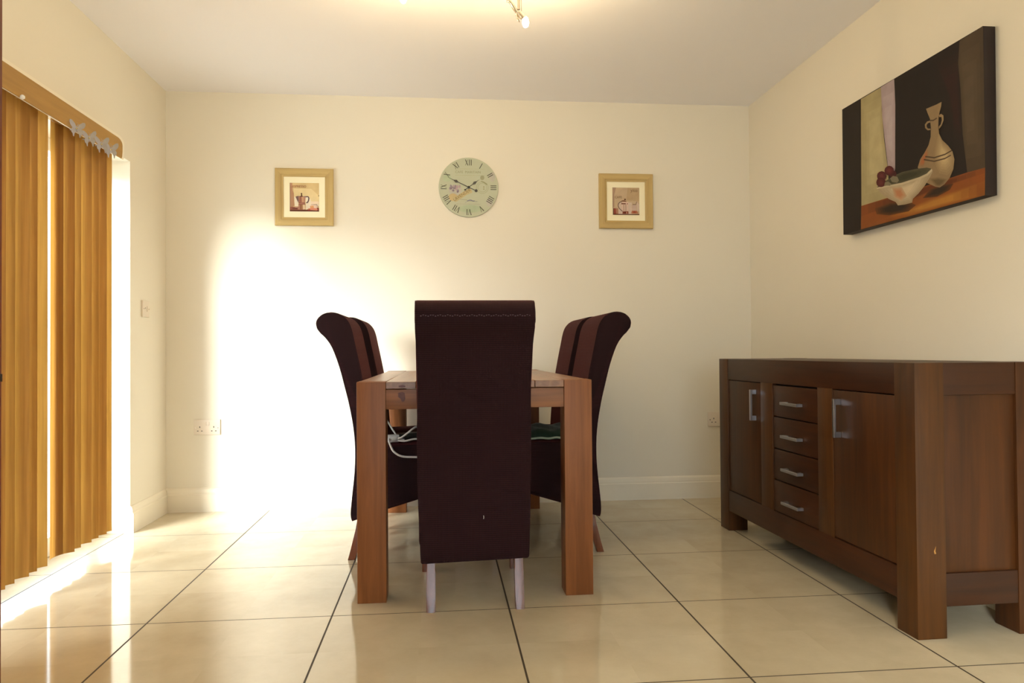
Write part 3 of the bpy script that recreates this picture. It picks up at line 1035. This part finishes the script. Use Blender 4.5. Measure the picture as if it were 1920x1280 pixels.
full = [(0, 0), (1, 0), (1, 1), (0, 1)]
art_obj('picture', [
    ((26, 18, 17), [full]), ((32, 24, 22), [A['left_band']]), ((158, 146, 108), [A['beige']])]
    + soft(A['beige'], (158, 146, 108), (172, 160, 122), 4, 0.5)
    + [((160, 144, 148), [A['lav']])] + soft(A['lav'], (160, 144, 148), (172, 158, 164), 3, 0.5)
    + soft(A['red'], (28, 19, 18), (42, 19, 19), 4, 0.5)
    + [((74, 60, 46), [A['right']])] + soft(A['right'], (72, 58, 44), (84, 70, 54), 4, 0.4)
    + [((132, 72, 26), [A['table']])] + soft(A['tdark'], (126, 66, 24), (98, 48, 20), 4, 0.6) + soft(A['tgold'], (136, 78, 28), (170, 116, 46), 5, 0.4)
    + soft(A['sh1'], (92, 52, 22), (40, 28, 18), 5, 0.5) + soft(A['sh2'], (86, 48, 22), (40, 28, 18), 5, 0.5)
    + [((140, 118, 88), [A['h1'], A['h2']]), ((138, 116, 86), [A['vase']])] + soft(A['vlight'], (146, 124, 92), (184, 162, 122), 6, 0.35)
    + soft(A['vorange'], (140, 110, 78), (162, 98, 62), 4, 0.5) + soft(A['vdark'], (132, 110, 80), (100, 84, 58), 4, 0.5)
    + [((80, 62, 46), [A['band1'], A['band2'], A['neckband']]),
    ((158, 142, 116), [A['bowl']])] + soft(A['bowl'], (158, 142, 116), (194, 178, 150), 6, 0.35) + soft(A['bowlo'], (178, 152, 122), (174, 118, 82), 5, 0.4)
    + [((76, 72, 54), [A['bowli']])] + soft(A['bowli'], (76, 72, 54), (52, 50, 36), 4, 0.5)
    + [((184, 170, 142), [A['rim']]), ((66, 22, 24), [A['c4']]), ((76, 24, 28), [A['c1'], A['c2'], A['c3']])]
    + soft(A['c1'], (76, 24, 28), (100, 40, 44), 3, 0.4) + soft(A['c2'], (76, 24, 28), (100, 40, 44), 3, 0.4) + soft(A['c3'], (76, 24, 28), (94, 36, 38), 3, 0.4)
    + [((116, 108, 88), [A['stone'], A['stone2']])], on_canvas, cp, 0.00004)

# ------------------------------------------------------------------ two small framed prints and the clock on the far wall
FRAME = wood('frame_wood', lin(176, 148, 92), lin(206, 180, 120), 'X', 0.55, seed=2)
FRAME_Z = wood('frame_wood_upright', lin(176, 148, 92), lin(206, 180, 120), 'Z', 0.55, seed=6)
MOUNT = plain('picture_mount', lin(246, 238, 206), 0.8)


def framed(x, z, label, layers):
    """Square print; local x right, z up, -y towards the room."""
    t = thing('framed_print', label, 'picture', (x, YB - 0.0005, z))
    o_, i_ = 0.1635, 0.1165
    b_ = bmesh.new()
    prof = [(o_, 0.0), (o_, 0.018), (o_ - 0.004, 0.021), (i_ + 0.014, 0.021), (i_ + 0.010, 0.017), (i_, 0.014), (i_, 0.0)]
    rings = []
    for sx, sz in ((-1, -1), (1, -1), (1, 1), (-1, 1)):
        rings.append([b_.verts.new((sx * d, -h, sz * d)) for d, h in prof])
    for k in range(4):
        a, b = rings[k], rings[(k + 1) % 4]
        for m in range(len(prof)):
            f = b_.faces.new((a[m], b[m], b[(m + 1) % len(prof)], a[(m + 1) % len(prof)]))
            f.material_index = k % 2
    obj('frame', b_, [FRAME, FRAME_Z], t)
    b_ = bmesh.new()
    box(b_, (-i_, -0.010, -i_), (i_, -0.002, i_))
    obj('mount', b_, MOUNT, t)
    S = 0.164
    art_obj('print', layers, lambda u, v, h: (-S / 2 + u * S, -0.0102 - h, -S / 2 + v * S), t, 0.0001)
    return t


def px(pts, x0, y0, x1, y1):
    return [((a - x0) / (x1 - x0), 1 - (b - y0) / (y1 - y0)) for a, b in pts]


e = lambda *pts: px(pts, 85, 105, 1200, 1225)
framed(-0.778, 1.780, 'square wood-framed print of a stovetop coffee pot, left of the wall clock', [
    ((214, 188, 138), [full]), ((226, 204, 156), [e((240, 330), (900, 330), (1190, 600), (1190, 860), (260, 860))]),
    ((182, 138, 108), [e((85, 105), (180, 105), (200, 400), (240, 520), (260, 1000), (85, 1130))]),
    ((150, 116, 92), [e((85, 105), (110, 105), (115, 1130), (85, 1130))]),
    ((232, 220, 200), [e((255, 650), (300, 650), (410, 900), (400, 1020), (280, 1020)), e((680, 640), (820, 640), (900, 830), (1190, 830), (1190, 1000), (900, 1090), (700, 1150))]),
    ((236, 214, 190), [e((880, 830), (1190, 830), (1190, 930), (900, 940))]),
    ((150, 92, 76), [e((85, 1050), (400, 1040), (700, 1160), (1200, 1100), (1200, 1225), (85, 1225))]),
    ((96, 54, 38), [e((85, 1170), (600, 1165), (1200, 1180), (1200, 1225), (85, 1225))]),
    ((196, 160, 144), [e((270, 1045), (400, 1045), (400, 1075), (290, 1070))]), ((112, 64, 56), [e((170, 1095), (370, 1100), (370, 1145), (200, 1130))]),
    ((120, 92, 88), [e((305, 650), (370, 625), (460, 620), (430, 760), (415, 900))]),
    ((176, 128, 110), [e((420, 640), (690, 640), (660, 880), (690, 1150), (400, 1150), (430, 900))]),
    ((200, 156, 120), [e((540, 650), (620, 650), (610, 870), (560, 870))]), ((150, 98, 80), [e((460, 660), (520, 650), (540, 870), (440, 870))]),
    ((122, 72, 60), [e((430, 870), (540, 890), (670, 880), (670, 910), (430, 905)), e((420, 940), (680, 935), (680, 955), (420, 965))]),
    ((222, 196, 160), [e((580, 965), (660, 960), (690, 1140), (590, 1150))]), ((136, 88, 72), [e((470, 965), (520, 965), (510, 1150), (470, 1150))]),
    ((150, 110, 76), [e((500, 970), (570, 965), (560, 1150), (500, 1150))]),
    ((92, 58, 40), [e((505, 505), (560, 505), (560, 600), (600, 650), (440, 650), (520, 600))]),
    ((84, 56, 60), stroke(e((690, 650), (780, 640), (815, 690), (800, 800), (760, 880), (710, 880)), 0.036)),
    ((112, 88, 96), [e((600, 628), (780, 628), (790, 650), (600, 650))]),
    ((228, 200, 180), [e((880, 960), (1110, 940), (1150, 1080), (1020, 1120), (860, 1080))]),
    ((214, 160, 112), [e((850, 1020), (990, 990), (1010, 1110), (880, 1120))]), ((216, 140, 116), [e((760, 1110), (960, 1080), (1160, 1110), (1120, 1185), (860, 1165))]),
    ((140, 60, 50), [e((740, 1150), (850, 1140), (900, 1190), (780, 1200)), e((1110, 1080), (1195, 1080), (1195, 1160), (1140, 1140))]),
    ((140, 112, 100), stroke(e((900, 970), (1110, 940), (1140, 1010)), 0.012)),
    ((150, 134, 88), [e((1165, 590), (1215, 590), (1200, 630), (1170, 630))]),
    ((150, 84, 56), text_polys('ESPRESSO', 0.115, (0.33, 0.835), 0, 0.95)),
])
g = lambda *pts: px(pts, 90, 110, 1165, 1225)
framed(1.1015, 1.780, 'square wood-framed print of a coffee press and glass, right of the wall clock', [
    ((196, 172, 142), [full]), ((186, 160, 126), [g((700, 110), (1165, 110), (1165, 660), (640, 640))]),
    ((170, 140, 118), [g((90, 110), (240, 110), (160, 400), (160, 900), (90, 960))]),
    ((206, 186, 172), [g((330, 690), (860, 720), (860, 1190), (330, 1190)), g((1060, 700), (1165, 800), (1165, 1060), (1060, 1060))]),
    ((214, 186, 172), [g((450, 700), (720, 700), (730, 1080), (460, 1080))]), ((176, 150, 130), [g((520, 800), (560, 800), (560, 1080), (520, 1080)), g((600, 800), (640, 800), (640, 1080), (600, 1080))]),
    ((110, 62, 44), [g((450, 640), (540, 630), (640, 655), (640, 685), (450, 670)), g((440, 745), (620, 745), (620, 790), (440, 790)), g((660, 755), (705, 755), (705, 785), (660, 785))]),
    ((92, 60, 36), [g(*ell(590, 595, 36, 34))]),
    ((112, 92, 80), stroke(g((470, 695), (400, 695), (330, 760), (310, 850), (350, 950), (440, 1040), (490, 1080)), 0.030)),
    ((132, 66, 44), [g((490, 1085), (720, 1070), (725, 1180), (480, 1180))]), ((108, 44, 28), [g((520, 1090), (630, 1085), (630, 1175), (520, 1175))]),
    ((206, 152, 124), [g((635, 1100), (670, 1095), (665, 1175), (640, 1175))]),
    ((140, 66, 54), [g((130, 960), (220, 960), (240, 1200), (130, 1200))]), ((170, 124, 98), [g((215, 960), (310, 960), (315, 1200), (235, 1200))]), ((88, 52, 34), [g((115, 955), (145, 955), (140, 1215), (110, 1215))]),
    ((196, 172, 160), [g((880, 800), (1040, 800), (1030, 1060), (870, 1060))]),
    ((176, 108, 76), [g((860, 1050), (1060, 1050), (1110, 1160), (830, 1160))]), ((150, 76, 54), [g((910, 1070), (1000, 1060), (1020, 1150), (910, 1150))]),
    ((112, 88, 72), stroke(g((890, 795), (1020, 800), (1055, 680)), 0.020)),
    ((92, 56, 30), [g((110, 1190), (1160, 1190), (1160, 1222), (110, 1222))]),
    ((120, 98, 68), text_polys('CAFE', 0.12, (0.215, 0.605), 0, 0.95)),
    ((124, 100, 68), text_polys('yito', 0.17, (0.80, 0.845), 0, 1.0)),
])

# clock
RC = 0.1745
ck = thing('wall_clock', 'round pale green wall clock with roman numerals in the middle of the far wall', 'clock', (0.1625, YB - 0.0005, 1.850))
bm = bmesh.new()
lathe(bm, [(RC - 0.002, 0.0), (RC, 0.002), (RC, 0.009), (RC - 0.0015, 0.0105)], 64, (0, 0, 0), 'Y')
obj('dial', bm, plain('clock_dial', lin(180, 184, 158), 0.5, var=0.05, scale=9), ck, 40)


def on_dial(u, v, h):
    return (u * RC, -0.0106 - h, v * RC)


INK = (66, 62, 54)


def numeral(s, hour):
    """Roman numeral strokes, foot towards the centre."""
    a = -hour * PI / 6
    wI, wV = 0.062, 0.12
    ws = [wI if c == 'I' else wV for c in s]
    x = -sum(ws) / 2
    out = []
    H = 0.20
    r0 = 0.735
    for c, w in zip(s, ws):
        cx = x + w / 2
        if c == 'I':
            ps = [[(cx - .011, 0), (cx + .011, 0), (cx + .011, H), (cx - .011, H)]]
        elif c == 'V':
            ps = [[(cx - .008, 0), (cx + .010, 0), (cx - .034, H), (cx - .060, H)], [(cx - .002, 0), (cx + .006, 0), (cx + .052, H), (cx + .040, H)]]
        else:
            ps = [[(cx + .030, 0), (cx + .054, 0), (cx - .030, H), (cx - .054, H)], [(cx - .050, 0), (cx - .038, 0), (cx + .050, H), (cx + .038, H)]]
        for p in ps:
            q = []
            for px_, py_ in p:
                yy = py_ + r0
                q.append((px_ * math.cos(a) - yy * math.sin(a), px_ * math.sin(a) + yy * math.cos(a)))
            out.append(q)
        x += w
    return out


art_obj('dial_print', [
    ((184, 180, 168), [ell(-0.45, -0.10, 0.22, 0.17), ell(0.80, 0.36, 0.10, 0.16), ell(0.70, -0.50, 0.11, 0.14)]),
    ((174, 186, 156), [ell(-0.72, 0.30, 0.14, 0.12), ell(0.05, -0.72, 0.4, 0.13)]),
    ((172, 174, 142), [q for p in (0.62, 0.40) for q in stroke([(-0.45, p), (0.55, p)], 0.012)]),
    ((144, 142, 114), text_polys('CAFE  MARITAIN', 0.115, (-0.02, 0.475), 0, 1.0)),
    ((158, 158, 128), [q for p in ((0.46, 0.0, 0.20), (0.46, 0.0, 0.15)) for q in stroke([(p[0] + p[2] * math.cos(t / 12 * PI), p[1] + p[2] * math.sin(t / 12 * PI)) for t in range(25)], 0.012)] + [ell(0.46, 0.33, 0.07, 0.08)]),
    ((134, 134, 96), stroke([(0.42, 0.21), (0.52, 0.17), (0.62, 0.10)], 0.025) + [ell(0.51, 0.02, 0.02, 0.02), ell(0.51, -0.05, 0.02, 0.02)]),
    ((146, 134, 142), [ell(-0.58, 0.02, 0.035, 0.07, 14, 0.5), ell(-0.50, -0.02, 0.04, 0.05), ell(-0.44, 0.02, 0.03, 0.06), ell(-0.52, -0.11, 0.04, 0.04), ell(-0.36, -0.12, 0.04, 0.05), ell(-0.62, -0.04, 0.03, 0.05)]),
    ((176, 152, 158), [ell(-0.50, 0.04, 0.03, 0.04), ell(-0.38, 0.01, 0.04, 0.06), ell(-0.30, 0.03, 0.03, 0.05), ell(-0.42, -0.07, 0.03, 0.04)]),
    ((128, 110, 124), [ell(-0.585, -0.05, 0.025, 0.03), ell(-0.50, -0.12, 0.02, 0.02), ell(-0.37, -0.16, 0.03, 0.03), ell(-0.46, -0.05, 0.015, 0.02)]),
    ((192, 172, 128), [ell(-0.52, -0.34, 0.15, 0.13)]), ((188, 174, 132), stroke([(-0.48, -0.44), (-0.10, -0.19), (0.10, -0.10)], 0.15)),
    ((132, 108, 66), text_polys('LAVENDER', 0.145, (-0.20, -0.295), R(33), 0.95)),
    ((146, 146, 158), stroke([(-0.05, -0.46), (0.06, -0.42), (0.14, -0.46), (0.20, -0.45)], 0.035) + stroke([(-0.12, -0.52), (-0.02, -0.45), (0.30, -0.47)], 0.010)),
    ((164, 160, 140), stroke([(-0.30, -0.40), (-0.05, -0.43)], 0.02) + stroke([(-0.42, -0.56), (0.40, -0.56)], 0.008)),
], on_dial, ck, 0.00006)
NUM = {12: 'XII', 1: 'I', 2: 'II', 3: 'III', 4: 'IIII', 5: 'V', 6: 'VI', 7: 'VII', 8: 'VIII', 9: 'IX', 10: 'X', 11: 'XI'}
for h, s in NUM.items():
    art_obj('numeral', [(INK, numeral(s, h))], lambda u, v, hh: (u * RC, -0.0118 - hh, v * RC), ck)


def hand(name, ang, ln, tail, h, spade, ball):
    """ang clockwise from twelve."""
    b_ = bmesh.new()
    w = 0.0022
    out = [(-w, 0), (-w * 0.8, spade - 0.014), (-0.0085, spade), (-w * 0.7, spade + 0.016), (0, ln), (w * 0.7, spade + 0.016), (0.0085, spade), (w * 0.8, spade - 0.014), (w, 0), (w * 0.8, -tail), (-w * 0.8, -tail)]
    lay = []
    for y in (-h, -h - 0.0012):
        lay.append([b_.verts.new((px_ * math.cos(ang) + py_ * math.sin(ang), y, -px_ * math.sin(ang) + py_ * math.cos(ang))) for px_, py_ in out])
    b_.faces.new(lay[0])
    b_.faces.new(lay[1][::-1])
    for i in range(len(out)):
        b_.faces.new((lay[0][i], lay[0][(i + 1) % len(out)], lay[1][(i + 1) % len(out)], lay[1][i]))
    lathe(b_, [(ball, h), (ball, h + 0.0012)], 20, (-tail * math.sin(ang), 0, -tail * math.cos(ang)), 'Y')
    return obj(name, b_, BLACK, ck)


hand('hour_hand', R(53.5), 0.080, 0.026, 0.0140, 0.043, 0.0052)
hand('minute_hand', R(295), 0.138, 0.048, 0.0160, 0.080, 0.0088)
bm = bmesh.new()
lathe(bm, [(0.007, 0.0105), (0.007, 0.0185), (0.004, 0.0200)], 20, (0, 0, 0), 'Y')
obj('cap', bm, BLACK, ck, 40)

# ------------------------------------------------------------------ sockets and switch


def pins(b_, cx, cz, dirn):
    """British three-pin slots."""
    for dx, dz, w, h in ((0, 0.011, 0.0045, 0.009), (-0.011, -0.011, 0.008, 0.0042), (0.011, -0.011, 0.008, 0.0042)):
        if dirn == 'Y':
            box(b_, (cx + dx - w / 2, -0.0096, cz + dz - h / 2), (cx + dx + w / 2, -0.0080, cz + dz + h / 2))
        else:
            box(b_, (0.0080, cx + dx - w / 2, cz + dz - h / 2), (0.0096, cx + dx + w / 2, cz + dz + h / 2))


ds = thing('double_socket', 'white double wall socket low on the far wall near the left corner', 'socket', (-1.3205, YB, 0.474))
boxobj('plate', (-0.0725, -0.009, -0.043), (0.0725, 0.0, 0.043), PLASTIC, ds, 0.003)
for cx in (-0.038, 0.038):
    bm = bmesh.new()
    pins(bm, cx, -0.010, 'Y')
    obj('slots', bm, HOLE, ds)
for cx in (-0.008, 0.008):
    bm = bmesh.new()
    box(bm, (cx - 0.0055, -0.0115, 0.008), (cx + 0.0055, -0.007, 0.030), 0.0015)
    obj('rocker_switch', bm, PLASTIC, ds, 40)
for cx in (-0.0602, 0.0602):
    bm = bmesh.new()
    lathe(bm, [(0.003, 0.008), (0.003, 0.0096), (0.001, 0.0098)], 12, (cx, 0, -0.004), 'Y')
    obj('screw', bm, STEEL, ds)
ss = thing('single_socket', 'white single wall socket low on the far wall, partly behind the sideboard', 'socket', (1.637, YB, 0.470))
boxobj('plate', (-0.043, -0.009, -0.043), (0.043, 0.0, 0.043), PLASTIC, ss, 0.003)
bm = bmesh.new()
pins(bm, -0.008, -0.006, 'Y')
obj('slots', bm, HOLE, ss)
bm = bmesh.new()
box(bm, (0.014, -0.0115, 0.006), (0.025, -0.007, 0.028), 0.0015)
obj('rocker_switch', bm, PLASTIC, ss, 40)
bm = bmesh.new()
lathe(bm, [(0.003, 0.008), (0.003, 0.0096), (0.001, 0.0098)], 12, (-0.0305, 0, -0.002), 'Y')
obj('screw', bm, STEEL, ss)
sw = thing('wall_switch', 'pale switch plate at chest height on the left wall by the corner', 'switch', (XL, 3.957, 1.124))
boxobj('plate', (0.0, -0.043, -0.043), (0.009, 0.043, 0.043), PLASTIC, sw, 0.003)
bm = bmesh.new()
box(bm, (0.007, 0.006, -0.014), (0.0125, 0.020, 0.014), 0.0015)
obj('rocker_switch', bm, PLASTIC, sw, 40)
for yy in (-0.030, 0.032):
    bm = bmesh.new()
    lathe(bm, [(0.003, 0.008), (0.003, 0.0098), (0.001, 0.010)], 12, (0, yy, 0), 'X')
    obj('screw', bm, STEEL, sw)
bm = bmesh.new()
lathe(bm, [(0.004, 0.008), (0.004, 0.0096), (0.002, 0.0097)], 12, (0, -0.012, 0.004), 'X')
obj('cable_outlet', bm, plain('outlet_grey', lin(150, 140, 128), 0.6), sw)

# ------------------------------------------------------------------ ceiling light with two halogen arms
cl = thing('ceiling_light', 'polished steel ceiling light with lit halogen bulbs at the top edge of the view', 'ceiling light', (0.095, 2.74, 2.374))
bm = bmesh.new()
lathe(bm, [(0.055, 0.0), (0.055, -0.016), (0.045, -0.022), (0.012, -0.026)], 32, (0, 0, 0))
obj('canopy', bm, STEEL, cl, 40)
bm = bmesh.new()
tube(bm, spline([(-0.232, -0.02, -0.048), (-0.12, 0.012, -0.040), (0, 0, -0.034), (0.11, -0.012, -0.040), (0.208, 0.01, -0.048)], 8), 0.006, 12)
tube(bm, [(0, 0, -0.022), (0, 0, -0.036)], 0.009, 12)
obj('arm', bm, STEEL, cl, 50)
BULB = glow('halogen_capsule', (1.0, 0.82, 0.50, 1), 60.0)
for bx, by, bz, s in ((0.233, 0.01, -0.224, 1), (-0.230, -0.02, -0.1635, -1)):
    rod_x = bx - s * 0.026
    bm = bmesh.new()
    tube(bm, [(rod_x, by, -0.048), (rod_x, by, bz + 0.048)], 0.0055, 12)
    tube(bm, [(rod_x + 0.010, by, -0.048), (rod_x + 0.010, by, bz + 0.044)], 0.0016, 8)
    obj('rod', bm, STEEL, cl, 50)
    # curled leaf that sweeps down to the lamp holder
    bm = bmesh.new()
    cpts = [(rod_x - s * 0.046, by, bz + 0.074), (rod_x - s * 0.043, by, bz + 0.080), (rod_x - s * 0.037, by, bz + 0.081), (rod_x - s * 0.026, by, bz + 0.068),
            (rod_x - s * 0.014, by, bz + 0.048), (rod_x - s * 0.002, by, bz + 0.030), (rod_x + s * 0.010, by, bz + 0.014)]
    sp_ = spline(cpts, 5)
    tube(bm, sp_, 0.003, 10, [0.0018 + 0.0055 * math.sin(PI * min(1, (i / (len(sp_) - 1)) ** 1.1 * 0.8)) for i in range(len(sp_))])
    obj('leaf', bm, STEEL, cl, 60)
    bm = bmesh.new()
    d0 = Vector((rod_x, by, bz + 0.040))
    d1 = Vector((bx - s * 0.006, by, bz + 0.014))
    tube(bm, [d0, d0.lerp(d1, 0.5), d1], 0.008, 14, [0.006, 0.009, 0.0105])
    for q in (-1, 0, 1):
        a_ = d0 + Vector((-s * 0.010, q * 0.008, -0.008))
        tube(bm, [a_, a_ + Vector((s * (0.002 + 0.006 * (q + 1)), q * 0.004, -0.026))], 0.0022, 8)
    obj('lamp_holder', bm, STEEL, cl, 50)
    bm = bmesh.new()
    lathe(bm, [(0.005, 0.021), (0.009, 0.016), (0.0125, 0.004), (0.0125, -0.006), (0.0085, -0.016), (0.002, -0.020)], 18, (bx, by, bz))
    obj('bulb', bm, BULB, cl, 60)
    ld = bpy.data.lights.new('bulb_glow', 'POINT')
    ld.energy = LAMP_W
    ld.color = (1.0, 0.76, 0.42)
    ld.shadow_soft_size = 0.02
    lo_ = bpy.data.objects.new('bulb_glow', ld)
    COL.objects.link(lo_)
    lo_.parent = cl
    lo_.location = (bx + s * 0.012, by, bz - 0.034)
